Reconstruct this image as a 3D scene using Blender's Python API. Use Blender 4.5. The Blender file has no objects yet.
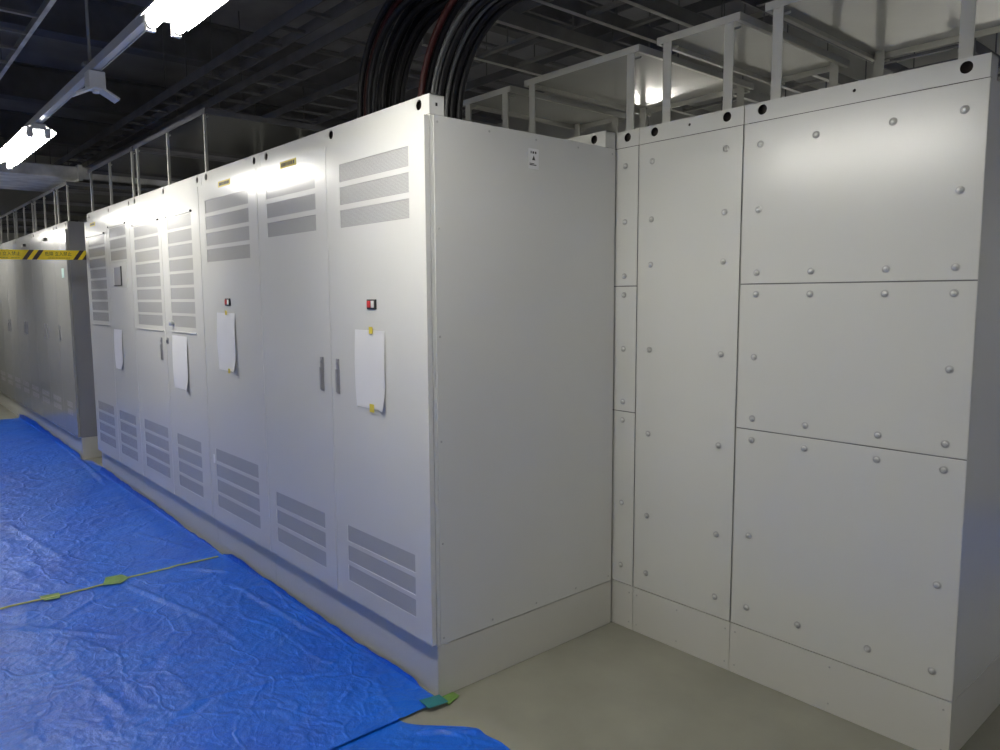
import bpy, math, random
from mathutils import Vector, Matrix, noise
random.seed(7)
sc = bpy.context.scene
C = sc.collection
PI = math.pi

# ------------------------------------------------------------------ camera
cam_d = bpy.data.cameras.new('camera')
cam_d.sensor_width = 36.0
cam_d.lens = 747.41 / 1000 * 36.0
cam_d.clip_start = 0.02
cam = bpy.data.objects.new('camera', cam_d)
C.objects.link(cam)
yaw, pitch, roll = 0.8539, -0.1054, -0.0054
fw = Vector((-math.sin(yaw) * math.cos(pitch), math.cos(yaw) * math.cos(pitch), math.sin(pitch)))
rt = fw.cross(Vector((0, 0, 1))).normalized()
up = rt.cross(fw)
cr, sr = math.cos(roll), math.sin(roll)
r2, u2 = cr * rt + sr * up, -sr * rt + cr * up
M3 = Matrix((r2, u2, -fw)).transposed()
cam.matrix_world = Matrix.Translation((2.264, -1.643, 1.571)) @ M3.to_4x4()
sc.camera = cam

# ------------------------------------------------------------------ world / exposure
w = bpy.data.worlds.new('world')
sc.world = w
w.use_nodes = True
w.node_tree.nodes['Background'].inputs[0].default_value = (0.6, 0.65, 0.7, 1)
w.node_tree.nodes['Background'].inputs[1].default_value = 0.004
TUBE_STRENGTH = 80.0
sc.view_settings.view_transform = 'Standard'
sc.view_settings.look = 'None'
sc.view_settings.gamma = 1.0
sc.view_settings.use_curve_mapping = False
sc.view_settings.exposure = 0.0

# ------------------------------------------------------------------ materials
def mat(name, col, rough=0.5, metal=0.0, spec=0.5, bump=None, var=None, coat=0.0):
    """bump=(scale, strength, distance), var=(scale, amount) colour mottling in object space"""
    m = bpy.data.materials.new(name)
    m.use_nodes = True
    nt = m.node_tree
    b = nt.nodes['Principled BSDF']
    b.inputs['Base Color'].default_value = (*col, 1)
    b.inputs['Roughness'].default_value = rough
    b.inputs['Metallic'].default_value = metal
    b.inputs['Specular IOR Level'].default_value = spec
    b.inputs['Coat Weight'].default_value = coat
    tc = nt.nodes.new('ShaderNodeTexCoord')
    if bump:
        n = nt.nodes.new('ShaderNodeTexNoise')
        n.inputs['Scale'].default_value = bump[0]
        n.inputs['Detail'].default_value = 3
        bp = nt.nodes.new('ShaderNodeBump')
        bp.inputs['Strength'].default_value = bump[1]
        bp.inputs['Distance'].default_value = bump[2]
        nt.links.new(tc.outputs['Object'], n.inputs['Vector'])
        nt.links.new(n.outputs['Fac'], bp.inputs['Height'])
        nt.links.new(bp.outputs['Normal'], b.inputs['Normal'])
    if var:
        n = nt.nodes.new('ShaderNodeTexNoise')
        n.inputs['Scale'].default_value = var[0]
        n.inputs['Detail'].default_value = 6
        r = nt.nodes.new('ShaderNodeValToRGB')
        a = var[1]
        r.color_ramp.elements[0].position = 0.3
        r.color_ramp.elements[1].position = 0.7
        r.color_ramp.elements[0].color = (*[max(0, c * (1 - a)) for c in col], 1)
        r.color_ramp.elements[1].color = (*[min(1, c * (1 + a)) for c in col], 1)
        nt.links.new(tc.outputs['Object'], n.inputs['Vector'])
        nt.links.new(n.outputs['Fac'], r.inputs['Fac'])
        nt.links.new(r.outputs['Color'], b.inputs['Base Color'])
    return m

def emit(name, col, strength):
    m = bpy.data.materials.new(name)
    m.use_nodes = True
    b = m.node_tree.nodes['Principled BSDF']
    b.inputs['Base Color'].default_value = (0.8, 0.8, 0.8, 1)
    b.inputs['Emission Color'].default_value = (*col, 1)
    b.inputs['Emission Strength'].default_value = strength
    return m

def perforated(name, col, pitch=0.005, thr=0.6):
    m = mat(name, col, 0.16, spec=0.35)
    nt = m.node_tree
    b = nt.nodes['Principled BSDF']
    tc = [n for n in nt.nodes if n.type == 'TEX_COORD'][0]
    sx = nt.nodes.new('ShaderNodeSeparateXYZ')
    nt.links.new(tc.outputs['Object'], sx.inputs[0])
    def wave(sock):
        a = nt.nodes.new('ShaderNodeMath'); a.operation = 'MULTIPLY'; a.inputs[1].default_value = 2 * PI / pitch
        s = nt.nodes.new('ShaderNodeMath'); s.operation = 'SINE'
        nt.links.new(sock, a.inputs[0]); nt.links.new(a.outputs[0], s.inputs[0])
        return s.outputs[0]
    p = nt.nodes.new('ShaderNodeMath'); p.operation = 'ADD'
    nt.links.new(wave(sx.outputs['X']), p.inputs[0]); nt.links.new(wave(sx.outputs['Z']), p.inputs[1])
    g = nt.nodes.new('ShaderNodeMath'); g.operation = 'GREATER_THAN'; g.inputs[1].default_value = thr
    nt.links.new(p.outputs[0], g.inputs[0])
    mx = nt.nodes.new('ShaderNodeMix'); mx.data_type = 'RGBA'
    mx.inputs['A'].default_value = (*col, 1)
    mx.inputs['B'].default_value = (0.27, 0.265, 0.26, 1)
    nt.links.new(g.outputs[0], mx.inputs['Factor'])
    nt.links.new(mx.outputs['Result'], b.inputs['Base Color'])
    return m

M = {}
PAINT = (0.67, 0.67, 0.64)
M['paint'] = mat('grey_panel_paint', PAINT, 0.225, spec=0.38, bump=(260, 0.06, 0.002), var=(1.2, 0.02))
M['paint_rear'] = mat('grey_rear_panel_paint', (0.64, 0.64, 0.59), 0.26, spec=0.7, bump=(260, 0.06, 0.002), var=(1.2, 0.02))
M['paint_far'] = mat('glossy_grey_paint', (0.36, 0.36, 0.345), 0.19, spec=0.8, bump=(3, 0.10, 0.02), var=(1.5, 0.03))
M['plinth'] = mat('plinth_paint', (0.60, 0.595, 0.55), 0.32, spec=0.5, bump=(260, 0.06, 0.002), var=(1.2, 0.02))
M['vent'] = perforated('perforated_steel', (0.50, 0.50, 0.49))
M['seam'] = mat('grey_joint', (0.16, 0.16, 0.155), 0.7)
M['gap'] = mat('dark_joint', (0.035, 0.035, 0.035), 0.8)
M['inside'] = mat('dark_interior', (0.05, 0.04, 0.035), 0.8)
M['bolt'] = mat('bolt_steel', (0.72, 0.72, 0.69), 0.30, 0.6)
M['washer'] = mat('washer_steel', (0.45, 0.45, 0.43), 0.40, 0.3)
M['chrome'] = mat('handle_chrome', (0.34, 0.34, 0.36), 0.32, 0.5)
M['black'] = mat('black_plastic', (0.02, 0.02, 0.02), 0.4)
M['red'] = mat('red_plastic', (0.55, 0.025, 0.03), 0.35)
M['white'] = mat('white_plastic', (0.78, 0.78, 0.76), 0.4)
M['paper'] = mat('white_paper', (0.80, 0.80, 0.80), 0.7, var=(3, 0.03))
M['yellow'] = mat('yellow_tape', (0.75, 0.60, 0.06), 0.5)
M['label_yellow'] = mat('yellow_label', (0.55, 0.43, 0.02), 0.5)
M['ink'] = mat('dark_ink', (0.03, 0.03, 0.03), 0.6)
M['barrier'] = mat('barrier_yellow', (0.95, 0.70, 0.01), 0.45)
M['barrier_ink'] = mat('barrier_black', (0.035, 0.02, 0.02), 0.5)
M['green'] = mat('green_tape', (0.15, 0.28, 0.06), 0.4, var=(30, 0.2))
M['teal'] = mat('teal_tape', (0.02, 0.17, 0.19), 0.4)
M['limeline'] = mat('yellow_green_tape', (0.42, 0.46, 0.12), 0.5)
M['floor'] = mat('floor_vinyl', (0.275, 0.272, 0.225), 0.42, spec=0.4, bump=(60, 0.05, 0.002), var=(3.5, 0.10))
M['wall'] = mat('wall_paint', (0.55, 0.55, 0.53), 0.8, var=(2, 0.04))
M['ceiling'] = mat('dark_ceiling', (0.30, 0.30, 0.34), 0.9, var=(2, 0.2))
M['steel_dark'] = mat('dark_steel', (0.15, 0.15, 0.165), 0.55, var=(5, 0.2))
M['steel_mid'] = mat('galvanised_rail', (0.26, 0.26, 0.25), 0.45, 0.3, var=(6, 0.2))
M['galv'] = mat('galvanised_duct', (0.72, 0.72, 0.70), 0.38, 0.25, bump=(4, 0.3, 0.03), var=(5, 0.35))
M['sheet'] = mat('cover_sheet_steel', (0.78, 0.78, 0.76), 0.15, 0.45, bump=(2.5, 0.05, 0.02), var=(3, 0.05))
M['sheet_dark'] = mat('dull_cover_sheet', (0.20, 0.20, 0.20), 0.25, 0.5, bump=(2.5, 0.05, 0.02), var=(3, 0.05))
M['side_dark'] = mat('mid_grey_side', (0.27, 0.27, 0.28), 0.35)
M['post'] = mat('post_paint', (0.52, 0.52, 0.48), 0.42)
M['cable'] = mat('black_cable', (0.008, 0.008, 0.010), 0.45, spec=0.2)
M['cable_red'] = mat('dark_red_cable', (0.035, 0.007, 0.006), 0.45, spec=0.2)
M['cable_grey'] = mat('grey_cable', (0.065, 0.068, 0.07), 0.4)
M['fixture'] = mat('white_enamel', (0.80, 0.80, 0.79), 0.35)
M['raceway'] = mat('raceway_steel', (0.55, 0.56, 0.58), 0.35, 0.2)
M['tube'] = emit('lit_tube', (1.0, 0.972, 0.885), TUBE_STRENGTH)
M['screen'] = mat('grey_screen', (0.46, 0.46, 0.46), 0.2)
M['palegreen'] = mat('pale_green_sticker', (0.35, 0.50, 0.46), 0.5)

def tarp_material():
    m = mat('blue_tarp_sheet', (0.004, 0.10, 0.62), 0.36, spec=0.42)
    nt = m.node_tree
    b = nt.nodes['Principled BSDF']
    tc = [n for n in nt.nodes if n.type == 'TEX_COORD'][0]
    def nz(scale, detail, dist=0.0):
        n = nt.nodes.new('ShaderNodeTexNoise')
        n.inputs['Scale'].default_value = scale; n.inputs['Detail'].default_value = detail
        n.inputs['Distortion'].default_value = dist
        nt.links.new(tc.outputs['Object'], n.inputs['Vector'])
        return n.outputs['Fac']
    # crumple: facets from a distorted voronoi plus fine grain
    dn = nt.nodes.new('ShaderNodeTexNoise'); dn.inputs['Scale'].default_value = 3.0; dn.inputs['Detail'].default_value = 3
    nt.links.new(tc.outputs['Object'], dn.inputs['Vector'])
    va = nt.nodes.new('ShaderNodeVectorMath'); va.operation = 'MULTIPLY_ADD'
    va.inputs[1].default_value = (0.35, 0.35, 0.35)
    nt.links.new(dn.outputs['Color'], va.inputs[0]); nt.links.new(tc.outputs['Object'], va.inputs[2])
    hs = []
    for sc_, wd_, wt in ((2.2, 0.05, 0.40), (7.0, 0.09, 0.12)):
        mp = nt.nodes.new('ShaderNodeMapping'); mp.inputs['Scale'].default_value = (1.0, 1.6, 1.0); mp.inputs['Rotation'].default_value = (0, 0, 0.5 + sc_)
        vo = nt.nodes.new('ShaderNodeTexVoronoi'); vo.inputs['Scale'].default_value = sc_
        vo.feature = 'DISTANCE_TO_EDGE'
        nt.links.new(va.outputs[0], mp.inputs['Vector']); nt.links.new(mp.outputs[0], vo.inputs['Vector'])
        mr = nt.nodes.new('ShaderNodeMapRange'); mr.interpolation_type = 'SMOOTHSTEP'
        mr.inputs['From Min'].default_value = 0.0; mr.inputs['From Max'].default_value = wd_
        mr.inputs['To Min'].default_value = wt; mr.inputs['To Max'].default_value = 0.0
        nt.links.new(vo.outputs['Distance'], mr.inputs['Value']); hs.append(mr.outputs['Result'])
    br = nt.nodes.new('ShaderNodeMath'); br.operation = 'MULTIPLY_ADD'; br.inputs[1].default_value = 3.8
    nt.links.new(nz(6, 6, 0.6), br.inputs[0]); nt.links.new(hs[1], br.inputs[2]); hs[1] = br.outputs[0]
    n2 = nz(40, 3)
    a1 = nt.nodes.new('ShaderNodeMath'); a1.operation = 'ADD'
    nt.links.new(hs[0], a1.inputs[0]); nt.links.new(hs[1], a1.inputs[1])
    ad = nt.nodes.new('ShaderNodeMath'); ad.operation = 'MULTIPLY_ADD'; ad.inputs[1].default_value = 0.9
    nt.links.new(n2, ad.inputs[0]); nt.links.new(a1.outputs[0], ad.inputs[2])
    bp = nt.nodes.new('ShaderNodeBump')
    bp.inputs['Strength'].default_value = 0.7; bp.inputs['Distance'].default_value = 0.0055
    nt.links.new(ad.outputs[0], bp.inputs['Height'])
    nt.links.new(bp.outputs['Normal'], b.inputs['Normal'])
    r = nt.nodes.new('ShaderNodeValToRGB')
    r.color_ramp.elements[0].position = 0.35; r.color_ramp.elements[1].position = 0.7
    r.color_ramp.elements[0].color = (0.002, 0.090, 0.58, 1)
    r.color_ramp.elements[1].color = (0.005, 0.130, 0.68, 1)
    nt.links.new(nz(2.2, 4), r.inputs['Fac'])
    nt.links.new(r.outputs['Color'], b.inputs['Base Color'])
    return m
M['tarp'] = tarp_material()

# ------------------------------------------------------------------ mesh helpers
class MB:
    def __init__(s):
        s.v = []; s.f = []; s.mi = []; s.sm = []
    def face(s, pts, mi=0, smooth=False):
        n = len(s.v); s.v += [tuple(p) for p in pts]
        s.f.append(tuple(range(n, n + len(pts)))); s.mi.append(mi); s.sm.append(smooth)
    def box(s, x0, x1, y0, y1, z0, z1, mi=0):
        n = len(s.v)
        s.v += [(x, y, z) for z in (z0, z1) for y in (y0, y1) for x in (x0, x1)]
        for q in ((0, 2, 3, 1), (4, 5, 7, 6), (0, 1, 5, 4), (2, 6, 7, 3), (0, 4, 6, 2), (1, 3, 7, 5)):
            s.f.append(tuple(n + i for i in q)); s.mi.append(mi); s.sm.append(False)
        return s
    def tube(s, path, r, seg=12, mi=0, caps=True):
        """round tube along a list of points"""
        n0 = len(s.v); path = [Vector(p) for p in path]
        t0 = (path[1] - path[0]).normalized()
        ref = Vector((0, 0, 1)) if abs(t0.z) < 0.9 else Vector((0, 1, 0))
        for i, p in enumerate(path):
            t = (path[min(i + 1, len(path) - 1)] - path[max(i - 1, 0)]).normalized()
            a = t.cross(ref)
            if a.length < 1e-4: a = Vector((1, 0, 0))
            a.normalize(); b = t.cross(a)
            for k in range(seg):
                an = 2 * PI * k / seg
                s.v.append(tuple(p + r * (math.cos(an) * a + math.sin(an) * b)))
        for i in range(len(path) - 1):
            for k in range(seg):
                k2 = (k + 1) % seg
                s.f.append((n0 + i * seg + k, n0 + i * seg + k2, n0 + (i + 1) * seg + k2, n0 + (i + 1) * seg + k))
                s.mi.append(mi); s.sm.append(True)
        if caps:
            s.f.append(tuple(n0 + k for k in range(seg))[::-1]); s.mi.append(mi); s.sm.append(False)
            e = n0 + (len(path) - 1) * seg
            s.f.append(tuple(e + k for k in range(seg))); s.mi.append(mi); s.sm.append(False)
        return s
    def lathe_y(s, prof, cx, cz, y0, seg=16, mi=0):
        """profile [(radius, depth towards -y)], axis along y"""
        n0 = len(s.v)
        for r, d in prof:
            for k in range(seg):
                a = 2 * PI * k / seg
                s.v.append((cx + r * math.cos(a), y0 - d, cz + r * math.sin(a)))
        for i in range(len(prof) - 1):
            for k in range(seg):
                k2 = (k + 1) % seg
                s.f.append((n0 + i * seg + k, n0 + i * seg + k2, n0 + (i + 1) * seg + k2, n0 + (i + 1) * seg + k))
                s.mi.append(mi); s.sm.append(True)
        e = n0 + (len(prof) - 1) * seg
        s.f.append(tuple(e + k for k in range(seg))); s.mi.append(mi); s.sm.append(True)
        return s
    def build(s, name, mats, parent=None, loc=(0, 0, 0), bevel=0):
        me = bpy.data.meshes.new(name)
        me.from_pydata(s.v, [], s.f)
        if not isinstance(mats, (list, tuple)): mats = [mats]
        for m in mats: me.materials.append(m)
        me.polygons.foreach_set('material_index', s.mi)
        me.polygons.foreach_set('use_smooth', s.sm)
        me.update()
        o = bpy.data.objects.new(name, me)
        C.objects.link(o)
        o.location = loc
        if parent: o.parent = parent
        if bevel:
            b = o.modifiers.new('bevel', 'BEVEL'); b.width = bevel; b.segments = 2; b.limit_method = 'ANGLE'
        return o

def tag(o, label, cat, group=None):
    o['label'] = label; o['category'] = cat
    if group: o['group'] = group
    return o
def thing(name, label, cat, loc=(0, 0, 0), group=None):
    o = bpy.data.objects.new(name, None)
    o.empty_display_size = 0.1
    C.objects.link(o); o.location = loc
    return tag(o, label, cat, group)
def struct(o):
    o['kind'] = 'structure'; return o
def inst(src, parent, loc, rot=None):
    o = src.copy(); C.objects.link(o); o.parent = parent; o.location = loc
    if rot: o.rotation_euler = rot
    return o

def holed_strip(mb, x0, x1, z0, z1, y, holes, mi=0, seg=24, depth=0.003):
    """vertical plate facing -y with round holes [(x, z, r)] sorted along x; holes get an inner wall"""
    holes = sorted(holes)
    cuts = [x0] + [(holes[i][0] + holes[i + 1][0]) / 2 for i in range(len(holes) - 1)] + [x1]
    if not holes:
        mb.face([(x0, y, z0), (x1, y, z0), (x1, y, z1), (x0, y, z1)], mi); return
    for (hx, hz, r), a, b in zip(holes, cuts[:-1], cuts[1:]):
        corners = [(a, z0), (b, z0), (b, z1), (a, z1)]
        angs = sorted([2 * PI * k / seg for k in range(seg)] + [math.atan2(c[1] - hz, c[0] - hx) % (2 * PI) for c in corners])
        rim, out = [], []
        for t in angs:
            c, s_ = math.cos(t), math.sin(t)
            ts = []
            if c > 1e-9: ts.append((b - hx) / c)
            if c < -1e-9: ts.append((a - hx) / c)
            if s_ > 1e-9: ts.append((z1 - hz) / s_)
            if s_ < -1e-9: ts.append((z0 - hz) / s_)
            k = min(ts)
            rim.append((hx + r * c, hz + r * s_)); out.append((hx + k * c, hz + k * s_))
        n = len(angs)
        for i in range(n):
            j = (i + 1) % n
            mb.face([(rim[i][0], y, rim[i][1]), (out[i][0], y, out[i][1]), (out[j][0], y, out[j][1]), (rim[j][0], y, rim[j][1])], mi)
            mb.face([(rim[i][0], y, rim[i][1]), (rim[j][0], y, rim[j][1]), (rim[j][0], y + depth, rim[j][1]), (rim[i][0], y + depth, rim[i][1])], mi)

# ------------------------------------------------------------------ room shell
XL, XR, YF, YB, ZC = -14.0, 5.5, -3.0, 5.0, 4.2
struct(MB().box(XL, XR, YF, YB, -0.1, 0).build('floor', M['floor']))
struct(MB().box(XL, XR, YF, YB, ZC, ZC + 0.1).build('ceiling', M['ceiling']))
struct(MB().box(XL - 0.1, XL, YF, YB, 0, ZC).build('wall_left', M['wall']))
struct(MB().box(XR, XR + 0.1, YF, YB, 0, ZC).build('wall_right', M['wall']))
struct(MB().box(XL, XR, YF - 0.1, YF, 0, ZC).build('wall_front', M['wall']))
struct(MB().box(XL, XR, YB, YB + 0.1, 0, ZC).build('wall_back', M['wall']))

# ------------------------------------------------------------------ lamps: raceway with fluorescent fixtures
def raceway(y, x0, x1, z, label):
    t = thing('lighting_raceway', label, 'raceway', (0, y, z), 'lighting raceways')
    mb = MB()
    mb.box(x0, x1, -0.017, 0.017, 0.033, 0.036)
    mb.box(x0, x1, -0.017, -0.014, 0, 0.033)
    mb.box(x0, x1, 0.014, 0.017, 0, 0.033)
    mb.build('channel', M['raceway'], t)
    lid = MB().box(x0, x1, -0.013, 0.013, 0.004, 0.008).build('cover_strip', M['raceway'], t)
    return t

def fixture_proto(label):
    t = thing('fluorescent_fixture', label, 'light fixture', group='lit fluorescent fixtures under the raceways')
    L = 1.25
    h = MB().box(-L / 2, L / 2, -0.035, 0.035, -0.030, 0.0).build('housing', M['fixture'], t, bevel=0.003)
    mb = MB()
    for s in (-1, 1):     # sloping reflector wings with a folded lip
        a, b, c = (s * 0.034, -0.010), (s * 0.076, -0.032), (s * 0.080, -0.042)
        for (p, q) in ((a, b), (b, c)):
            for dz in (0, -0.002):
                mb.face([(-L / 2, p[0], p[1] + dz), (L / 2, p[0], p[1] + dz), (L / 2, q[0], q[1] + dz), (-L / 2, q[0], q[1] + dz)])
    mb.build('reflector', M['fixture'], t)
    for s in (-1, 1):
        tb = MB().tube([(-0.585, s * 0.040, -0.052), (0.585, s * 0.040, -0.052)], 0.016, 14).build('tube', M['tube'], t)
        for e in (-1, 1):
            MB().tube([(e * 0.586, s * 0.040, -0.052), (e * 0.602, s * 0.040, -0.052)], 0.0165, 14).build('end_cap', M['raceway'], tb)
            MB().box(min(e * 0.603, e * 0.620), max(e * 0.603, e * 0.620), s * 0.040 - 0.014, s * 0.040 + 0.014, -0.072, -0.020).build('lamp_holder', M['white'], t)
    return t

def copy_tree(o, parent=None):
    c = o.copy(); C.objects.link(c)
    if parent: c.parent = parent
    for ch in list(o.children): copy_tree(ch, c)
    return c

RY, RZ = -0.813, 2.480
raceway(RY, -13.0, 5.0, RZ, 'long pale steel raceway carrying lamps above the blue tarps')
for xr, lab in ((-1.12, 'short raceway with one lamp behind the rear row, mirrored in a drip cover'),
                (0.90, 'added short raceway for the unseen fill lamp near the wall behind the rear row')):
    o = raceway(0, 0.0, 2.5, RZ, lab)
    o.location = (xr, 2.35, RZ); o.rotation_euler = (0, 0, PI / 2)
fx = fixture_proto('lit fluorescent fixture')
pos = [(-2.965 - 3.26 * k, RY, 0) for k in (-2, -1, 0, 1, 2)] + [(-1.12, 3.18, 1), (0.90, 4.15, 1)]  # last one is an added, unseen lamp that brightens the drip cover undersides
for i, (x, y, q) in enumerate(pos):
    o = fx if i == 0 else copy_tree(fx)
    o.location = (x, y, RZ); o.rotation_euler = (0, 0, q * PI / 2)
    o['label'] = ['lit fluorescent fixture on the raceway beyond the row end, over bare floor',
                  'lit fluorescent fixture level with the row end cabinet above the blue tarps',
                  'lit fluorescent fixture beyond the white box with flaps on the raceway',
                  'lit fluorescent fixture above the aisle by the barrier tape',
                  'lit fluorescent fixture above the aisle beside the far cabinet row',
                  'lit fluorescent fixture behind the rear row, mirrored in a drip cover',
                  'added unseen fluorescent fixture near the back wall, brightening the drip covers'][i]

# white box with angled flaps on the raceway between two fixtures
t = thing('emergency_light', 'white box with two angled flaps under raceway between the lamps', 'light fixture', (-1.175, RY, RZ))
MB().box(-0.036, 0.036, -0.031, 0.031, -0.070, -0.0005).build('box', M['white'], t, bevel=0.004)
for s in (-1, 1):
    mb = MB()
    n = [(s * 0.020, -0.062), (s * 0.082, -0.096)]
    for (p, q) in ((n[0], n[1]),):
        mb.v = []
        P = [(-0.036, p[0], p[1]), (0.036, p[0], p[1]), (0.036, q[0], q[1]), (-0.036, q[0], q[1])]
        d = (0, -0.004 * s, -0.008)
        Q = [(a + d[0], b + d[1], c + d[2]) for a, b, c in P]
        mb.face(P); mb.face(Q[::-1])
        for i in range(4):
            j = (i + 1) % 4; mb.face([P[i], Q[i], Q[j], P[j]])
    mb.build('flap', M['white'], t)
MB().tube([(0, 0, -0.070), (0, 0, -0.082)], 0.012, 16).build('lens', M['white'], t)

def hanger(x, y, z0, z1, label, grp):
    t = thing('hanger_rod', label, 'rod', (x, y, z0), grp)
    MB().tube([(0, 0, 0), (0, 0, z1 - z0)], 0.006, 8).build('rod', M['steel_mid'], t)
    MB().box(-0.022, 0.022, -0.028, 0.028, 0, 0.012).build('clip', M['steel_mid'], t)
for x in (-1.24, -4.45, -7.75, 2.0):
    hanger(x, RY, RZ + 0.0365, ZC, 'thin threaded rod holding the lamp raceway to the ceiling', 'rods holding the raceway over the tarps')

for x in (-1.12, 0.90):
    for y in (2.7, 3.9):
        hanger(x, y, RZ + 0.0365, ZC, 'thin threaded rod holding a short raceway behind the rear row', 'rods holding the rear raceways')

# ------------------------------------------------------------------ cabinets
YD = -0.024           # door face
HB, HT, HP = 2.229, 2.30, 0.212
DEPTH = 1.030

def cells_plate(mb, x0, x1, z0, z1, yf, yb, vents, rec=0.002, mi=0):
    """box plate yf..yb facing -y, with rectangular recesses"""
    xs = sorted({x0, x1} | {v[0] for v in vents} | {v[1] for v in vents})
    zs = sorted({z0, z1} | {v[2] for v in vents} | {v[3] for v in vents})
    def inside(cx, cz): return any(v[0] < cx < v[1] and v[2] < cz < v[3] for v in vents)
    for a, b in zip(xs, xs[1:]):
        for c, d in zip(zs, zs[1:]):
            if not inside((a + b) / 2, (c + d) / 2):
                mb.face([(a, yf, c), (b, yf, c), (b, yf, d), (a, yf, d)], mi)
    for a, b, c, d in vents:
        y2 = yf + rec
        mb.face([(a, yf, c), (a, y2, c), (b, y2, c), (b, yf, c)], mi)
        mb.face([(a, yf, d), (b, yf, d), (b, y2, d), (a, y2, d)], mi)
        mb.face([(a, yf, c), (a, yf, d), (a, y2, d), (a, y2, c)], mi)
        mb.face([(b, yf, c), (b, y2, c), (b, y2, d), (b, yf, d)], mi)
    mb.face([(x0, yb, z0), (x0, yb, z1), (x1, yb, z1), (x1, yb, z0)], mi)
    mb.face([(x0, yf, z0), (x0, yf, z1), (x0, yb, z1), (x0, yb, z0)], mi)
    mb.face([(x1, yf, z0), (x1, yb, z0), (x1, yb, z1), (x1, yf, z1)], mi)
    mb.face([(x0, yf, z1), (x1, yf, z1), (x1, yb, z1), (x0, yb, z1)], mi)
    mb.face([(x0, yf, z0), (x0, yb, z0), (x1, yb, z0), (x1, yf, z0)], mi)

def rows(xa, xb, ztop, n, h, pitch):
    return [(xa, xb, ztop - k * pitch - h, ztop - k * pitch) for k in range(n)]

def make_handle(door, x, z0=1.145, z1=1.30, wd=0.026):
    mb = MB()
    y = YD
    mb.box(x - wd / 2, x + wd / 2, y - 0.006, y - 0.0002, z0, z1)
    mb.box(x - wd / 2 + 0.005, x + wd / 2 - 0.005, y - 0.013, y - 0.006, z0 + 0.006, z0 + (z1 - z0) * 0.70)
    mb.lathe_y([(0.008, 0.006), (0.008, 0.009), (0.006, 0.010)], x, z1 - 0.022, y)
    return mb.build('handle', M['chrome'], door, bevel=0.0015)

def make_door(cab, x0, x1, vents, paint='paint', z0=0.220, z1=2.222):
    mb = MB()
    cells_plate(mb, x0, x1, z0, z1, YD, -0.003, vents)
    d = mb.build('door', M[paint], cab)
    for a, b, c, e in vents:
        MB().box(a, b, YD + 0.002, YD + 0.004, c, e).build('vent_panel', M['vent'], d)
    return d

def beam(cab, x0, x1, name, holes, y0, y1, paint, ends=(True, True), small_mid=None):
    """hollow lifting channel: front plate with holes, top, back flange, end caps with a small hole"""
    mb = MB()
    holed_strip(mb, x0, x1, HB, HT, y0, [(h, 2.271, 0.019 if h != small_mid else 0.006) for h in holes])
    # front plate back face, top plate, rear flange
    mb.box(x0, x1, y0 + 0.003, y1, HT - 0.003, HT)
    mb.box(x0, x1, y1 - 0.003, y1, HB, HT - 0.003)
    mb.face([(x0, y0, HT), (x1, y0, HT), (x1, y0 + 0.003, HT), (x0, y0 + 0.003, HT)])
    for e, x in zip(ends, (x0, x1)):
        if e:
            mb.face([(x, y0, HB), (x, y1, HB), (x, y1, HT), (x, y0, HT)])
    o = mb.build(name, M[paint], cab)
    ins = MB().box(x0 + 0.004, x1 - 0.004, y0 + 0.028, y0 + 0.032, HB + 0.002, HT - 0.004).build('channel_web', M['inside'], o)
    return o

screw_src = {}
def screw(parent, x, y, z, axis='y', r=0.0045):
    key = (axis, r)
    if key not in screw_src:
        mb = MB().lathe_y([(r, 0.0), (r, 0.0012), (r * 0.6, 0.002)], 0, 0, 0, 10)
        o = mb.build('screw', M['washer'], parent)
        o.location = (x, y, z)
        if axis == 'x': o.rotation_euler = (0, 0, PI / 2)
        screw_src[key] = o
        return o
    return inst(screw_src[key], parent, (x, y, z), (0, 0, PI / 2) if axis == 'x' else (0, 0, 0))

def cabinet(label, xr, wdt, holes, paint='paint', group='pale grey cabinets of the front row'):
    """front-row cabinet; local x runs from -wdt to 0, local y 0 (front) to DEPTH"""
    t = thing('switchgear_cabinet', label, 'cabinet', (xr, 0, 0), group)
    g = 0.0015
    MB().box(-wdt + g, -g, 0.0, DEPTH, HP + 0.002, HB - 0.002).build('body', M[paint], t)
    MB().box(-wdt + g, -g, 0.0015, DEPTH - 0.0015, 0.001, HP - 0.001).build('plinth', M['plinth'], t)
    beam(t, -wdt + g, -g, 'lifting_beam', holes, 0.0, 0.068, paint)
    b = beam(t, -wdt + g, -g, 'lifting_beam', [h for h in holes], DEPTH - 0.068, DEPTH, paint)
    return t

BIG = 0.519
# --- cabinet 1: two doors, end of row
c1 = cabinet('pale grey double-door cabinet at the row end with large plain side panel', 0.0, 1.467, [-0.069, -0.731, -1.395])
V = rows(-0.625, -0.106, 2.127, 3, 0.073, 0.0955) + rows(-0.636, -0.108, 0.558, 3, 0.072, 0.0915)
d1 = make_door(c1, -0.738, -0.002, V)
make_handle(d1, -0.678, wd=0.024)
V = rows(-1.357, -0.844, 2.125, 3, 0.070, 0.0935) + rows(-1.373, -0.845, 0.566, 3, 0.075, 0.0950)
d2 = make_door(c1, -1.464, -0.743, V)
make_handle(d2, -0.824)
# --- cabinet 2: one door
c2 = cabinet('single-door pale grey cabinet with four vent rows at top and bottom', -1.467, 0.833, [-0.077, -0.757])
V = rows(-0.730, -0.114, 2.129, 4, 0.072, 0.0935) + rows(-0.738, -0.120, 0.668, 4, 0.075, 0.0940)
d3 = make_door(c2, -0.830, -0.003, V)
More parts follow.
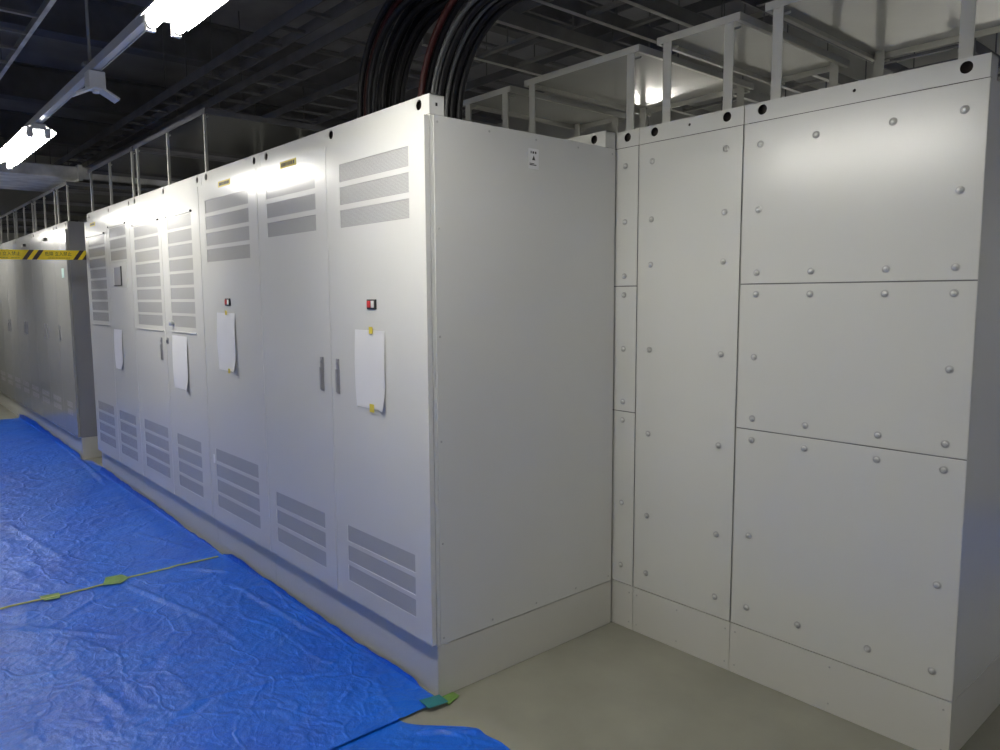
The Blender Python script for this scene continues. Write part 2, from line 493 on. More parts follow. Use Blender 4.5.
# --- cabinet 3: two doors, eight vent rows each
c3 = cabinet('double-door pale grey cabinet with eight vent rows in each upper door', -2.300, 1.440, [-0.073, -0.711, -1.362])
Vr = rows(-0.585, -0.140, 2.081, 8, 0.072, 0.0895) + rows(-0.604, -0.150, 0.668, 4, 0.075, 0.0945)
d4 = make_door(c3, -0.719, -0.003, Vr)
Vl = rows(-1.335, -0.780, 2.078, 8, 0.072, 0.0895) + rows(-1.341, -0.790, 0.676, 4, 0.075, 0.0945)
d5 = make_door(c3, -1.437, -0.724, Vl)
def vent_bars(door, xa, xb, zt, zb):
    for z, h in ((zt, 0.012), (zb, 0.007)):
        MB().box(xa, xb, YD - 0.007, YD - 0.0002, z, z + h).build('frame_bar', M['paint'], door, bevel=0.002)
    for x in (xa, xb):
        MB().lathe_y([(0.007, 0), (0.007, 0.009), (0.004, 0.011)], x, zt + 0.006, YD, 12).build('frame_stud', M['black'], door)
vent_bars(d4, -0.592, -0.130, 2.088, 1.345)
vent_bars(d5, -1.342, -0.770, 2.086, 1.345)
make_handle(d5, -0.820)
make_handle(d4, -0.690, 1.262, 1.303)
MB().lathe_y([(0.013, 0), (0.013, 0.010), (0.018, 0.014), (0.018, 0.024), (0.012, 0.028)], -0.566, 1.405, YD, 14).build('latch_knob', M['bolt'], d4)
# --- cabinet 4: two doors, one with a display
c4 = cabinet('double-door pale grey cabinet with small display, at the gap in the row', -3.740, 1.350, [-0.073, -0.648, -1.277])
Vr = rows(-0.560, -0.106, 2.115, 3, 0.072, 0.0895) + rows(-0.575, -0.115, 0.668, 4, 0.075, 0.0945)
d6 = make_door(c4, -0.638, -0.003, Vr)
Vl = rows(-1.255, -0.720, 2.078, 8, 0.072, 0.0895) + rows(-1.260, -0.735, 0.676, 4, 0.075, 0.0945)
d7 = make_door(c4, -1.347, -0.643, Vl)
vent_bars(d6, -0.566, -0.100, 2.122, 1.848)
vent_bars(d7, -1.262, -0.712, 2.086, 1.345)
cp = MB().box(-0.575, -0.125, YD - 0.004, YD - 0.0002, 1.634, 1.840).build('control_plate', M['paint'], d6, bevel=0.001)
for m_, rects in (('ink', ((-0.462, -0.252, 1.665, 1.671), (-0.260, -0.252, 1.671, 1.813))), ('paint', ((-0.462, -0.260, 1.807, 1.813), (-0.462, -0.455, 1.671, 1.807)))):  # ink bars paint the shaded bottom and right edges of the display
    mb = MB()
    for a in rects: mb.box(a[0], a[1], YD - 0.012, YD - 0.0042, a[2], a[3])
    mb.build('display_frame_and_shade', M[m_], d6)
MB().box(-0.455, -0.262, YD - 0.009, YD - 0.0042, 1.673, 1.807).build('display_screen', M['screen'], d6)

# red/white indicator plates
def indicator(door, x, z, s=0.068):
    h = 0.020
    MB().box(x - s / 2, x + s / 2, YD - 0.007, YD - 0.0002, z - h, z + h).build('indicator_frame', M['black'], door, bevel=0.002)
    MB().box(x - s * 0.40, x - s * 0.03, YD - 0.011, YD - 0.0072, z - h * 0.70, z + h * 0.70).build('red_button', M['red'], door, bevel=0.001)
    MB().box(x + s * 0.01, x + s * 0.34, YD - 0.009, YD - 0.0072, z - h * 0.70, z + h * 0.70).build('white_button', M['white'], door, bevel=0.001)
indicator(d1, -0.383, 1.540)
indicator(d3, -0.440, 1.545)
# yellow strip labels with illegible dark printing
def strip_label(door, x, z, wd=0.170, h=0.032):
    l = MB().box(x - wd / 2, x + wd / 2, YD - 0.0014, YD - 0.0002, z - h / 2, z + h / 2).build('strip_label', M['label_yellow'], door)
    mb = MB()
    k = x - wd * 0.40
    while k < x + wd * 0.38:
        a = random.uniform(0.006, 0.013)
        mb.box(k, k + a, YD - 0.0018, YD - 0.0015, z - h * 0.26, z + h * 0.26)
        k += a + random.uniform(0.004, 0.008)
    return l, mb
def add_label(door, x, z):
    l, mb = strip_label(door, x, z); mb.build('label_print', M['ink'], door)
add_label(d2, -1.103, 2.196)
add_label(d3, -0.426, 2.196)
add_label(d7, -1.060, 2.188)
# small pale tag hanging by the lower vents of cabinet 2
MB().box(-0.772, -0.750, YD - 0.003, YD - 0.0002, 0.575, 0.625).build('tag', M['white'], d3)

# side panel of cabinet 1 (faces the camera side), with screws, label and bottom panel
sp = MB().box(0.0, 0.003, 0.014, DEPTH - 0.004, HP + 0.003, HB - 0.002).build('side_panel', M['paint'], c1, bevel=0.001)
for y in (0.030, 0.28, 0.53, 0.78, 1.005):
    screw(sp, 0.003, y, HB - 0.026, 'x'); screw(sp, 0.003, y, HP + 0.028, 'x')
for z in (0.62, 1.02, 1.42, 1.82):
    screw(sp, 0.003, 0.030, z, 'x')
lb = MB().box(0.003, 0.0042, 0.487, 0.543, 2.085, 2.166).build('side_label', M['paper'], sp)
mb = MB()
for (a, b, c, d) in ((0.498, 0.503, 2.146, 2.156), (0.508, 0.517, 2.146, 2.155), (0.522, 0.530, 2.146, 2.155), (0.492, 0.530, 2.099, 2.103), (0.492, 0.518, 2.105, 2.108)):
    mb.box(0.0042, 0.0046, a, b, c, d)
mb.face([(0.0046, 0.506, 2.120), (0.0046, 0.524, 2.120), (0.0046, 0.515, 2.140)])
mb.build('label_print', M['ink'], sp)
MB().box(-0.0005, 0.002, 0.003, DEPTH - 0.003, 0.002, HP - 0.002).build('side_plinth', M['plinth'], c1)
mb = MB().box(-0.0012, -0.0004, 0.028, 0.034, 2.262, 2.270)
e = MB().box(-0.001, 0.0004, 0.027, 0.035, 2.259, 2.271).build('end_hole', M['gap'], c1)

# --- far row, beyond the gap
far = [(-5.85, 0.57, 'narrow glossy grey cabinet beside the gap with pale green sticker'),
       (-6.42, 1.20, 'wide glossy grey cabinet next to the narrow one with the sticker'),
       (-7.62, 1.20, 'wide glossy grey cabinet, second beyond the narrow one with the sticker'),
       (-8.82, 1.20, 'wide glossy grey cabinet, third beyond the narrow one with the sticker'),
       (-10.02, 1.20, 'wide glossy grey cabinet, fourth beyond the narrow one with the sticker'),
       (-11.22, 1.20, 'wide glossy grey cabinet at the far end of the distant row')]
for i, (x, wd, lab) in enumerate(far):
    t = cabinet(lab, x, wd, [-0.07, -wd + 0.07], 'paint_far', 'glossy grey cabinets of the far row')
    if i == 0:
        MB().box(0.0, 0.003, 0.004, DEPTH - 0.004, HP + 0.003, HT - 0.004).build('side_panel', M['side_dark'], t)  # side panel in a darker grey than the body and door
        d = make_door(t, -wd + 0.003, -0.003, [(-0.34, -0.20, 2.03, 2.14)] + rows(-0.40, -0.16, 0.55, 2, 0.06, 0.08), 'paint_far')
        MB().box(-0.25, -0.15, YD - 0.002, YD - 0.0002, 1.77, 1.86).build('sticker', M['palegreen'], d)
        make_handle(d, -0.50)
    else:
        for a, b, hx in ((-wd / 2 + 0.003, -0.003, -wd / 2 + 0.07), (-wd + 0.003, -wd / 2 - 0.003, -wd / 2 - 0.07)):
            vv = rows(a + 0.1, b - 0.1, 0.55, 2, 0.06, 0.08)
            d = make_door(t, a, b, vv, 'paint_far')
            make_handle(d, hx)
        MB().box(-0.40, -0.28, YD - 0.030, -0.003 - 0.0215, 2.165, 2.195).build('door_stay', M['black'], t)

# --- rear row (its bolted back panels face the camera)
YR = 1.041
bolt_mesh = {}
def bolt(panel, x, z):
    if 'b' not in bolt_mesh:
        mb = MB().lathe_y([(0.0135, 0.0), (0.0135, 0.0015), (0.0110, 0.0022)], 0, 0, 0, 18, 1)
        mb.lathe_y([(0.0080, 0.0022), (0.0080, 0.0045), (0.0064, 0.0066), (0.0034, 0.0075)], 0, 0, 0, 18, 0)
        o = mb.build('bolt', [M['bolt'], M['washer']], panel)
        o.location = (x, 0, z); bolt_mesh['b'] = o
        return o
    return inst(bolt_mesh['b'], panel, (x, 0, z))

def rear_cabinet(label, x0, x1, panels, holes, mid, plinth_screws=True, vis=None):
    t = thing('switchgear_cabinet', label, 'cabinet', (x0, YR, 0), 'pale grey cabinets of the rear row')
    wd = x1 - x0; g = 0.0015
    MB().box(g, wd - g, 0.006, DEPTH, HP + 0.002, HB - 0.001).build('body', M['paint_rear'], t)
    MB().box(0.003, wd - 0.003, 0.0035, 0.0055, HP + 0.003, HB - 0.001).build('panel_backing', M['seam'], t)
    MB().box(g, wd - g, 0.0, DEPTH, 0.001, HP).build('plinth', M['plinth'], t)
    beam(t, g, wd - g, 'lifting_beam', [h - x0 for h in holes], 0.0, 0.068, 'paint_rear', small_mid=(mid - x0) if mid else None)
    for (a, b, c, d, bolts) in panels:
        mbp = MB().box(a - x0, b - x0, -0.0, 0.003, c, d)
        pn = mbp.build('rear_panel', M['paint_rear'], t, bevel=0.0008)
        for bx, bz in bolts:
            bolt(pn, bx - x0, bz)
    return t
G = 0.0022
def grid(xs, zs): return [(x, z) for x in xs for z in zs]
CX = [0.709, 0.927, 1.191, 1.404]
ztop = HB - 0.002; zbot = HP + 0.0035
A = rear_cabinet('rear-row cabinet showing only a narrow bolted strip beside the side panel', -0.690, 0.124,
    [(-0.688, 0.1205, 1.612 + G, ztop, grid([0.050, -0.62, -0.4, -0.18], [2.147, 1.657]) + [(0.050, 1.90), (-0.62, 1.90)]),
     (-0.688, 0.1205, 1.036 + G, 1.612 - G, grid([0.050, -0.62, -0.4, -0.18], [1.572, 1.081]) + [(0.050, 1.326), (-0.62, 1.326)]),
     (-0.688, 0.1205, zbot, 1.036 - G, grid([0.050, -0.62, -0.4, -0.18], [0.995, 0.300]) + [(0.050, 0.602), (-0.62, 0.602)])],
    [0.059, -0.283, -0.62], -0.283)
B = rear_cabinet('rear-row cabinet closed by one tall bolted panel', 0.124, 0.636,
    [(0.1275, 0.6325, zbot, ztop, grid([0.198, 0.560], [2.148, 1.90, 1.704, 1.329, 0.950, 0.571, 0.300]))],
    [0.207, 0.385, 0.560], 0.385)
def ring(zs_full, zs_mid): return grid(CX, zs_full) + grid([CX[0], CX[3]], zs_mid)
Cc = rear_cabinet('rear-row end cabinet with three stacked bolted panels', 0.636, 1.4705,
    [(0.6395, 1.469, 1.612 + G, ztop, ring([2.143, 1.655], [1.896])),
     (0.6395, 1.469, 1.036 + G, 1.612 - G, ring([1.572, 1.081], [1.326])),
     (0.6395, 1.469, zbot, 1.036 - G, ring([0.994, 0.300], [0.602]))],
    [0.712, 1.057, 1.402], 1.057)
C0 = rear_cabinet('rear-row cabinet hidden behind the front row below its drip cover', -1.220, -0.690,
    [(-1.2165, -0.6935, zbot, ztop, [])], [-1.15, -0.76], None)
# plinth screws and beam slits on the rear row
for t, x0, xs in ((A, -0.690, (0.102,)), (B, 0.124, (0.146, 0.37, 0.614)), (Cc, 0.636, (0.660, 1.057, 1.445))):
    for x in xs:
        for z in (0.035, 0.178):
            screw(t, x - x0, 0.0, z, 'y', 0.0035)

# ------------------------------------------------------------------ drip covers on posts
def drip_cover(label, x0, x1, y0, y1, zb=HT, zt=2.672, pw=0.042, post_x=None, grp='sheet steel drip covers', mat_s='sheet', mat_r='post'):
    t = thing('drip_cover', label, 'drip cover', (x0, y0, zb), grp)
    wd, dp, h = x1 - x0, y1 - y0, zt - zb
    mb = MB().box(0.002, wd - 0.002, 0.002, dp - 0.002, h - 0.003, h - 0.001)
    mb.build('roof_sheet', M[mat_s], t)
    mb = MB()
    mb.box(0, wd, 0, 0.002, h - 0.030, h); mb.box(0, wd, dp - 0.002, dp, h - 0.030, h)
    mb.box(0, 0.002, 0.002, dp - 0.002, h - 0.030, h); mb.box(wd - 0.002, wd, 0.002, dp - 0.002, h - 0.030, h)
    mb.box(0.002, 0.018, 0.002, dp - 0.002, h - 0.030, h - 0.028); mb.box(wd - 0.018, wd - 0.002, 0.002, dp - 0.002, h - 0.030, h - 0.028)
    mb.build('rim', M[mat_r], t)
    for px in (post_x or (0.03, wd - 0.03 - pw)):
        for py in (0.006, dp - 0.006 - pw):
            mb = MB()
            mb.box(px, px + pw, py, py + 0.004, 0.0005, h - 0.0035)
            mb.box(px, px + 0.004, py + 0.004, py + pw, 0.0005, h - 0.0035)
            q = mb.build('post', M['post'], t)
            MB().box(px - 0.006, px + pw + 0.006, py + pw, py + pw + 0.003, h - 0.045, h - 0.036).build('bracket', M['post'], q)
    return t
RB0, RB1 = YR + 0.036, YR + 0.99
drip_cover('grey drip cover on posts above the rear-row end cabinet', 0.690, 1.435, RB0, RB1)
drip_cover('grey drip cover on posts above the tall-panel rear cabinet', 0.184, 0.584, RB0, RB1)
drip_cover('grey drip cover on posts behind the end side panel with bright lamp reflection', -0.655, 0.088, RB0, RB1)
drip_cover('small grey drip cover on posts beside the rising black cables', -1.180, -0.760, RB0, RB1)
drip_cover('grey drip cover above the cabinet with eight vent rows', -3.690, -2.255, 0.02, 1.0, pw=0.020, mat_s='sheet_dark', mat_r='steel_dark', post_x=(0.03, 0.71, 1.385))
drip_cover('grey drip cover above the cabinet with the small display', -5.05, -3.740, 0.02, 1.0, pw=0.020, mat_s='sheet_dark', mat_r='steel_dark', post_x=(0.03, 0.64, 1.26))
for i, (x, wd, lab) in enumerate(far):
    drip_cover(['dark drip cover above the narrow cabinet with the sticker', 'dark drip cover next to the one over the narrow cabinet',
                'dark drip cover, second beyond the one over the narrow cabinet', 'dark drip cover, third beyond the one over the narrow cabinet',
                'dark drip cover, fourth beyond the one over the narrow cabinet', 'dark drip cover at the far end of the distant row'][i], x - wd + 0.03, x - 0.03, 0.02, 1.0, pw=0.018, mat_s='sheet_dark', mat_r='steel_dark', post_x=(0.02, wd - 0.11) if wd < 1 else (0.03, 0.56, wd - 0.115))

# ------------------------------------------------------------------ cables rising out of cabinet 1
def cable(x0, y0, R, r, m, label, grp, dy=0.0, zt=2.30, lean=0.0, xend=3.4):
    pts = [(x0, y0, HB + 0.004), (x0, y0, (HB + zt) / 2)]
    for k in range(0, 25):
        a = (PI / 2) * k / 24
        pts.append((x0 + R * (1 - math.cos(a)), y0, zt + R * math.sin(a)))
    pts.append((xend, y0, zt + R))
    o = MB().tube(pts, r, 12).build('power_cable', m)
    tag(o, label, 'cable', grp)
    return o
GB = 'cables rising from the end cabinet'
cols = {'k': ('cable', 'black'), 'r': ('cable_red', 'dark red'), 'g': ('cable_grey', 'grey')}
def bundle(x0, y0, step, kinds, R, zt, where, r=0.0135):
    for i, k in enumerate(kinds):
        if k == ' ': continue
        m, cname = cols[k]
        cable(x0 + random.uniform(-0.006, 0.006), y0 + i * step, R, r if k != 'g' else 0.008, M[m],
              '%s cable curving up from the %s' % (cname, where), GB, zt=zt)
bundle(-0.735, 0.150, 0.034, 'krgkkkk', 0.42, 2.40, 'far bundle on the end cabinet')
bundle(-0.685, 0.167, 0.034, 'k k kk', 0.365, 2.40, 'far bundle on the end cabinet')
bundle(-0.262, 0.142, 0.034, 'rkgkkk', 0.440, 2.28, 'near bundle at the row corner')
bundle(-0.205, 0.159, 0.034, 'gkgkk', 0.372, 2.28, 'near bundle at the row corner')

# ------------------------------------------------------------------ overhead racks, duct, beams
def ladder(label, axis, a0, a1, b0, b1, z, step, m='steel_mid', rung=0.03, rail=(0.012, 0.07), rods=True):
    """axis 'x': runs along x from a0 to a1 with rails at y=b0 and y=b1; axis 'y' likewise"""
    loc = (a0, b0, z) if axis == 'x' else (b0, a0, z)
    t = thing('cable_ladder', label, 'cable rack', loc, 'overhead cable ladders')
    L, W = a1 - a0, b1 - b0
    def bx(mb, p0, p1, q0, q1, z0, z1):
        if axis == 'x': mb.box(p0, p1, q0, q1, z0, z1)
        else: mb.box(q0, q1, p0, p1, z0, z1)
        return mb
    for q in (0, W - rail[0]):
        bx(MB(), 0, L, q, q + rail[0], 0, rail[1]).build('side_rail', M[m], t)
    if m == 'steel_mid':
        for q in (0, W - 0.026):
            bx(MB(), 0, L, q, q + 0.026, -0.004, -0.0005).build('rail_lip', M['galv'], t)
    src = None
    n = int(L / step)
    for k in range(n):
        if src is None:
            src = bx(MB(), 0, rung, rail[0] + 0.0005, W - rail[0] - 0.0005, 0.008, 0.026).build('rung', M[m], t)
            o = src
        else:
            o = src.copy(); C.objects.link(o); o.parent = t
        o.location = (0.1 + k * step, 0, 0) if axis == 'x' else (0, 0.1 + k * step, 0)
    if rods:
        for p in ((0.4, L * 0.5, L - 0.4) if axis == 'x' else (1.6 - a0, 2.6 - a0, 4.0 - a0)):
            for q in (rail[0] / 2, W - rail[0] / 2):
                x, y = (p, q) if axis == 'x' else (q, p)
                MB().tube([(x, y, rail[1]), (x, y, ZC - z)], 0.005, 6).build('rod', M['steel_dark'], t)
    return t
ladder('pale cable ladder above the aisle beside the lamp raceway', 'x', -9.0, -0.6, -1.25, -0.585, 3.3, 0.40)
ladder('dark cable ladder running above the front cabinet row', 'x', -11.0, 1.5, 0.60, 0.80, 3.30, 0.35, 'steel_dark')
ladder('dark cable ladder running above the backs of the front row', 'x', -11.0, 1.5, 1.02, 1.30, 3.32, 0.35, 'steel_dark')
ladder('steel cable ladder crossing above the small drip cover', 'y', 0.95, 4.6, -1.375, -0.80, 3.00, 0.30)
ladder('steel cable ladder crossing above the lamp-reflecting drip cover', 'y', 0.95, 4.6, -0.49, -0.19, 3.00, 0.30)
ladder('steel cable ladder crossing above the tall-panel cabinet', 'y', 0.95, 4.6, 0.12, 0.62, 3.02, 0.30, 'steel_dark')
ladder('wide cable ladder carrying the black cables towards the camera side', 'x', 0.75, 3.6, 0.06, 0.46, 2.605, 0.30, 'steel_dark')
ladder('high dark cable ladder running lengthwise over the rear row', 'x', -9.0, 3.0, 1.9, 2.4, 3.45, 0.35, 'steel_dark')
ladder('high dark cable ladder running lengthwise over the rear aisle', 'x', -9.0, 3.0, 2.8, 3.4, 3.45, 0.35, 'steel_dark')
# ceiling beams
for i, x in enumerate((-10.5, -7.9, -5.3, -2.7, -0.1, 2.5)):
    mb = MB().box(x - 0.10, x + 0.10, YF + 0.01, YB - 0.01, 3.82, 3.835)
    mb.box(x - 0.006, x + 0.006, YF + 0.01, YB - 0.01, 3.835, 4.185)
    mb.box(x - 0.10, x + 0.10, YF + 0.01, YB - 0.01, 4.185, 4.199)
    struct(mb.build('trim_%d' % (i + 1), M['steel_dark']))
# galvanised duct across the aisle
t = thing('air_duct', 'galvanised air duct crossing above the far cabinet row', 'duct', (-6.15, 0, 2.74))
mb = MB().box(-1.25, 0.0, -2.9, 4.5, 0, 0.12)
mb.build('duct_body', M['galv'], t, bevel=0.01)
for y in (-2.0, -0.9, 0.2, 1.3, 2.4, 3.5):
    mb = MB()
    mb.box(0.001, 0.022, y - 0.02, y + 0.02, -0.018, 0.138); mb.box(-1.272, -1.251, y - 0.02, y + 0.02, -0.018, 0.138)
    mb.box(-1.251, 0.001, y - 0.02, y + 0.02, -0.018, -0.001); mb.box(-1.251, 0.001, y - 0.02, y + 0.02, 0.121, 0.138)
    mb.build('flange', M['galv'], t)
for y in (-1.5, 1.6, 2.6):
    for x in (-1.31, 0.05):
        MB().tube([(x, y, -0.03), (x, y, ZC - 2.74)], 0.006, 6).build('hanger', M['steel_mid'], t)
    MB().box(-1.34, 0.08, y - 0.02, y + 0.02, -0.030, -0.001).build('trapeze', M['steel_mid'], t)

# ------------------------------------------------------------------ blue tarps on the floor
def wr(x, y, seed=0.0, amp=1.0):
    p = Vector((x, y, seed))
    a = noise.noise(p * 1.3) * 0.004
    q = Vector((x * 1.0 + 0.35 * noise.noise(p * 2.0), y * 2.2 + 0.35 * noise.noise(p * 2.0 + Vector((5, 5, 5))), seed + 3))
    r1 = abs(noise.noise(q * 1.7)); r2_ = abs(noise.noise(q * 4.5 + Vector((9, 2, 1)))); r3 = abs(noise.noise(q * 11 + Vector((1, 7, 4))))
    h = 0.0035 * math.exp(-(r1 / 0.035) ** 2) + 0.0015 * math.exp(-(r2_ / 0.07) ** 2) + 0.0008 * math.exp(-(r3 / 0.12) ** 2)
    return max(0.0, a + 0.003) + amp * h
FOLDS = [((-2.05, -0.60), (-1.30, -0.42), 0.010), ((-1.30, -0.42), (-0.95, -0.40), 0.006), ((-2.08, -0.28), (-1.85, -0.10), 0.008),
         ((-6.3, 0.0), (-4.6, -0.10), 0.012), ((-5.9, -0.05), (-4.7, -0.06), 0.010), ((-1.15, -1.02), (-0.68, -0.95), 0.006),
         ((-3.0, -0.30), (-2.4, -0.12), 0.007), ((-3.8, -0.9), (-2.7, -0.75), 0.006), ((-1.7, -0.16), (-0.8, -0.10), 0.009),
         ((0.14, -0.20), (0.29, -0.02), 0.010), ((-0.6, -0.8), (-0.5, -0.35), 0.005), ((-1.9, -1.2), (-1.4, -0.8), 0.006)]
def fold(x, y):
    h = 0.0
    for (ax, ay), (bx_, by), a in FOLDS:
        dx, dy = bx_ - ax, by - ay
        L2 = dx * dx + dy * dy
        t_ = ((x - ax) * dx + (y - ay) * dy) / L2
        if -0.1 < t_ < 1.1:
            d = abs((x - ax) * dy - (y - ay) * dx) / math.sqrt(L2)
            if d < 0.06: h += a * math.exp(-(d / 0.016) ** 2) * max(0, min(1, 6 * t_ + 0.3)) * max(0, min(1, 6 * (1 - t_) + 0.3))
    return h
def lerp_tab(tab, x):
    if x <= tab[0][0]: return tab[0][1]
    for (a, va), (b, vb) in zip(tab, tab[1:]):
        if x <= b:
            k = (x - a) / (b - a); k = k * k * (3 - 2 * k)
            return va + (vb - va) * k
    return tab[-1][1]
def tarp(label, x0, x1, y0, edge, climb, nx, ny, base=0.003, seed=0.0, left=None, right=None, ypow=1.0):
    """edge(x): y where the flat part ends; climb(x): how far it then rises up the plinth"""
    v, f = [], []
    for j in range(ny + 1):
        tj = (j / ny)
        for i in range(nx + 1):
            x = x0 + (x1 - x0) * i / nx
            e, c = edge(x), climb(x)
            if c > 0.004: c = max(0.004, c + 0.011 * noise.noise(Vector((x * 4.0, 3.3, seed))) + 0.006 * noise.noise(Vector((x * 11.0, 7.1, seed))))
            tot = (e - y0) + c
            s = tot * (1 - (1 - tj) ** 1.4)
            dx = 0
            if right and i == nx: x += right(y0 + s)
            fl = e - y0; R = 0.02
            h = wr(x, y0 + s, seed) + fold(x, y0 + s)
            if seed == 9.0: h *= max(0.0, min(1.0, (x - 0.05) / 0.10))
            if s <= fl: y, z = y0 + s, base + h
            else:
                d = s - fl
                y, z = e - 0.3 * h, base + d
            if c > 0.005:       # soften the corner where it meets the plinth
                k = max(0, 1 - abs(s - fl) / 0.03); z += 0.004 * k; y -= 0.008 * k
            wob = 0.008 * noise.noise(Vector((x * 9, s * 3, seed)))
            if j == ny: (y, z) = (y + min(0, wob), z + abs(wob) * 0.3)
            v.append((x, y, z))
    for j in range(ny):
        for i in range(nx):
            a = j * (nx + 1) + i
            f.append((a, a + 1, a + nx + 2, a + nx + 1))
    me = bpy.data.meshes.new('blue_tarp'); me.from_pydata(v, [], f)
    me.materials.append(M['tarp'])
    me.polygons.foreach_set('use_smooth', [True] * len(f)); me.update()
    o = bpy.data.objects.new('blue_tarp', me); C.objects.link(o)
    return tag(o, label, 'tarp', 'blue tarps taped to the floor')
E0 = -0.014
far_climb = [(-9.3, 0.06), (-8.4, 0.09), (-6.7, 0.06), (-5.88, 0.05), (-5.82, 0.0), (-5.14, 0.0), (-5.05, 0.07), (-3.9, 0.052), (-2.7, 0.020), (-2.12, 0.006)]
far_edge = [(-5.80, E0), (-5.68, 0.05), (-5.25, 0.05), (-5.13, E0)]
tarp('long crumpled blue tarp along the far part of the cabinet row', -9.25, -2.12, -2.7,
     lambda x: lerp_tab(far_edge, x), lambda x: lerp_tab(far_climb, x), 420, 150, 0.003, 0.0)
mid_climb = [(-2.2, 0.004), (-2.0, 0.040), (-1.4, 0.030), (-0.8, 0.024), (-0.2, 0.022), (-0.05, 0.0), (0.05, 0.0)]
tarp('crumpled blue tarp with taped corner at the row end cabinet', -2.16, 0.035, -2.7,
     lambda x: E0, lambda x: lerp_tab(mid_climb, x), 220, 200, 0.009, 4.0)
near_edge = [(-0.10, -0.24), (0.03, -0.20), (0.29, -0.020), (0.44, -0.014)]
tarp('blue tarp with folded edge on bare floor past the row corner', 0.0, 2.9, -2.7,
     lambda x: lerp_tab(near_edge, x), lambda x: 0.0, 240, 180, 0.0025, 9.0)
tarp('blue tarp lying in the aisle beside the rear-row end cabinet', 2.0, 5.2, 0.4,
     lambda x: 4.5, lambda x: 0.0, 60, 80, 0.003, 14.0)

# green masking tape on the tarps
def patch(name, pts, z, m, label, th=0.0015):
    mb = MB()
    n = len(pts)
    mb.face([(x, y, z + th) for x, y in pts]); mb.face([(x, y, z) for x, y in pts][::-1])
    for i in range(n):
        j = (i + 1) % n
        mb.face([(pts[i][0], pts[i][1], z), (pts[j][0], pts[j][1], z), (pts[j][0], pts[j][1], z + th), (pts[i][0], pts[i][1], z + th)])
    return tag(mb.build(name, M[m]), label, 'tape', 'masking tape on the tarps')
mb = MB()
n = 90
line = []
for k in range(n + 1):
    y = -2.6 + (2.6 - 0.06) * k / n
    x = -2.148 + 0.012 * noise.noise(Vector((y * 1.5, 2, 0))) + (0.03 if y < -0.8 else 0.03 * max(0, (-y - 0.5) / 0.3 if y < -0.5 else 0))
    line.append((x, y, 0.013 + wr(x, y, 4.0) + fold(x, y)))
for p, q in zip(line, line[1:]):
    mb.face([(p[0] - 0.007, p[1], p[2] + 0.004), (p[0] + 0.007, p[1], p[2] + 0.004), (q[0] + 0.007, q[1], q[2] + 0.004), (q[0] - 0.007, q[1], q[2] + 0.004)])
    mb.face([(p[0] + 0.007, p[1], p[2] + 0.004), (p[0] + 0.007, p[1], p[2] - 0.0005), (q[0] + 0.007, q[1], q[2] - 0.0005), (q[0] + 0.007, q[1], q[2] + 0.004)])
tag(mb.build('masking_tape', M['limeline']), 'thin yellow-green tape line along the joint between two blue tarps', 'tape', 'masking tape on the tarps')
patch('masking_tape', [(-2.22, -0.66), (-2.11, -0.70), (-2.07, -0.62), (-2.13, -0.56), (-2.21, -0.58)], 0.021, 'green', 'larger green tape patch on the joint between two blue tarps')
patch('masking_tape', [(-2.16, -0.99), (-2.08, -0.98), (-2.07, -0.91), (-2.15, -0.90)], 0.021, 'green', 'smaller green tape patch on the joint between two blue tarps')
patch('masking_tape', [(0.006, 0.0), (0.073, -0.003), (0.045, 0.070), (0.006, 0.067)], 0.004, 'green', 'shiny green tape patch on the floor at the row corner')
patch('masking_tape', [(-0.010, -0.085), (0.062, -0.090), (0.072, -0.005), (0.008, -0.002)], 0.019, 'teal', 'teal tape patch on the tarp at the row corner')

# ------------------------------------------------------------------ papers taped to doors
def paper(x0, x1, z0, z1, label, tapes, curl=0.02, nseg=10):
    t = thing('paper_notice', label, 'paper', ((x0 + x1) / 2, YD, z0), 'paper notices taped to the doors')
    wd, h = x1 - x0, z1 - z0
    mb = MB(); P = []
    for j in range(nseg + 1):
        for i in range(nseg + 1):
            u, v = i / nseg, j / nseg
            lift = 0.0025 + 0.006 * math.sin(PI * v) * abs(2 * u - 1) ** 2 + curl * max(0, u - 0.75) * 4 * max(0, 0.25 - v) * 4
            P.append((-wd / 2 + wd * u, -lift, h * v))
    for j in range(nseg):
        for i in range(nseg):
            a = j * (nseg + 1) + i
            mb.face([P[a], P[a + 1], P[a + nseg + 2], P[a + nseg + 1]], smooth=True)
    mb.build('sheet', M['paper'], t)
    for (tx, tz, s) in tapes:
        MB().box(tx - s / 2, tx + s / 2, -0.0095, -0.0085, tz - s / 2, tz + s / 2).build('tape', M['yellow'], t)
paper(-0.522, -0.290, 1.108, 1.434, 'white paper notice with yellow tape on the end cabinet door', [(0.02, 0.326, 0.028), (0.015, 0.004, 0.034)])
paper(-2.078, -1.815, 1.155, 1.484, 'white paper notice on the single-door cabinet below its red indicator', [(0.02, 0.330, 0.024), (0.03, 0.002, 0.026)])
paper(-2.890, -2.605, 0.978, 1.325, 'white paper notice on the door with eight vent rows', [])
paper(-4.315, -4.085, 1.006, 1.324, 'white paper notice on the door with the small display', [])

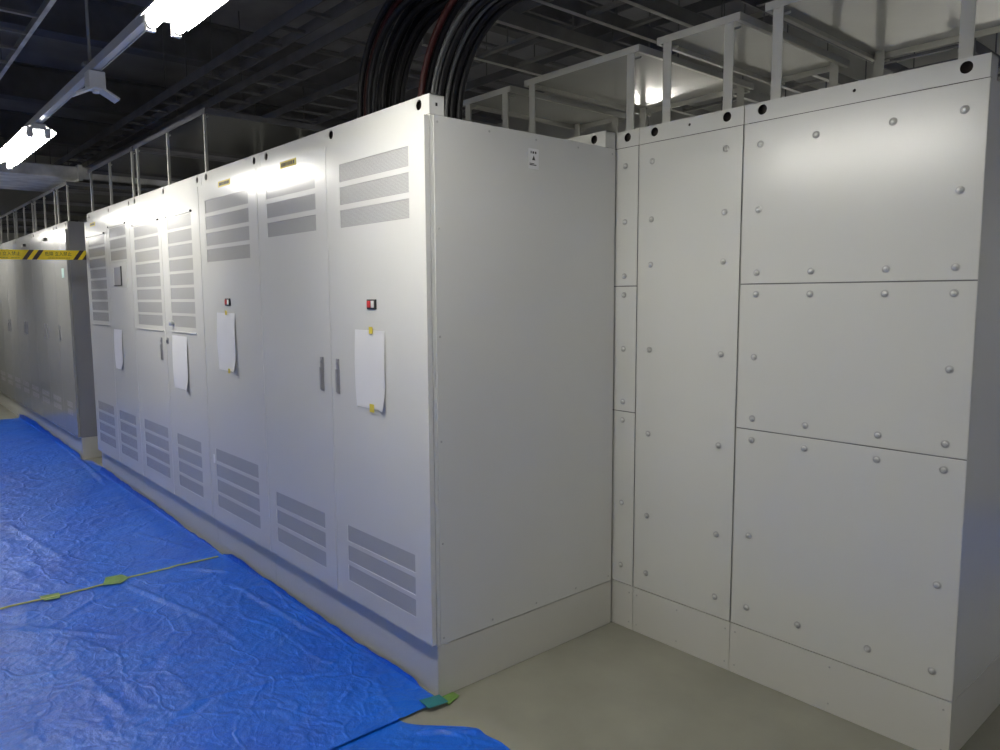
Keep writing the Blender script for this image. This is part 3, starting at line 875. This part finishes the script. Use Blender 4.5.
# ------------------------------------------------------------------ barrier tape across the aisle
def barrier():
    X, z = -5.100, 1.945
    t = thing('barrier_tape', 'yellow and black printed barrier tape stretched across the aisle', 'barrier tape', (X, 0, 0))
    def zc(y): return 1.945 - 0.020 * math.sin(PI * min(1, -y / 2.98))
    hh = 0.040
    y0, y1 = -2.985, 0.03
    mb = MB(); n = 60
    for k in range(n):
        a = y0 + (y1 - y0) * k / n; b = y0 + (y1 - y0) * (k + 1) / n
        mb.face([(0, a, zc(a) - hh), (0, b, zc(b) - hh), (0, b, zc(b) + hh), (0, a, zc(a) + hh)])
        mb.face([(-0.0004, a, zc(a) - hh), (-0.0004, a, zc(a) + hh), (-0.0004, b, zc(b) + hh), (-0.0004, b, zc(b) - hh)])
    mb.build('ribbon', M['barrier'], t)
    def stripe(a, b):
        a, b = max(a, y0), min(b, 0.028)
        k = 0.055
        P = [(a, -hh), (b, -hh), (b + k, hh), (a + k, hh)]
        mb = MB(); mb.face([(0.0006, min(max(p, lo_), hi_), zc(min(0, p)) + q) for p, q in P for lo_, hi_ in ((y0, 0.03),)])
        mb.build('stripe', M['barrier_ink'], t)
    def words(body, ya, yb, dz, size):
        cu = bpy.data.curves.new('text', 'FONT'); cu.body = body; cu.size = size; cu.align_x = 'LEFT'
        ob = bpy.data.objects.new('text', cu); C.objects.link(ob)
        dg = bpy.context.evaluated_depsgraph_get()
        me = bpy.data.meshes.new_from_object(ob.evaluated_get(dg))
        C.objects.unlink(ob); bpy.data.objects.remove(ob)
        if not me.vertices: return
        xs = [v.co.x for v in me.vertices]; lo, hi = min(xs), max(xs)
        ys = [v.co.y for v in me.vertices]; yl, yh = min(ys), max(ys)
        for v in me.vertices:
            yy = ya + (v.co.x - lo) / (hi - lo) * (yb - ya)
            v.co = (0.0008, yy, zc(yy) + dz + (v.co.y - (yl + yh) / 2))
        me.materials.clear(); me.materials.append(M['barrier_ink'])
        o = bpy.data.objects.new('lettering', me); C.objects.link(o); o.parent = t
    per = 0.378
    for k in range(8):
        b = -k * per
        if b - 0.35 < y0: break
        stripe(b - 0.125, b - 0.090); stripe(b - 0.055, b - 0.018)
        words('危険 立入禁止', b - 0.335, b - 0.135, 0.009, 0.036)
        mb = MB(); y = b - 0.325          # fine print, too small to read
        while y < b - 0.15:
            a = random.uniform(0.008, 0.02)
            if random.random() > 0.15: mb.face([(0.0008, y, zc(y) - 0.030), (0.0008, y + a, zc(y) - 0.030), (0.0008, y + a, zc(y) - 0.022), (0.0008, y, zc(y) - 0.022)])
            y += a + 0.004
        mb.build('fine_print', M['label_yellow'], t)['kind'] = 'stuff'
    return t
barrier()
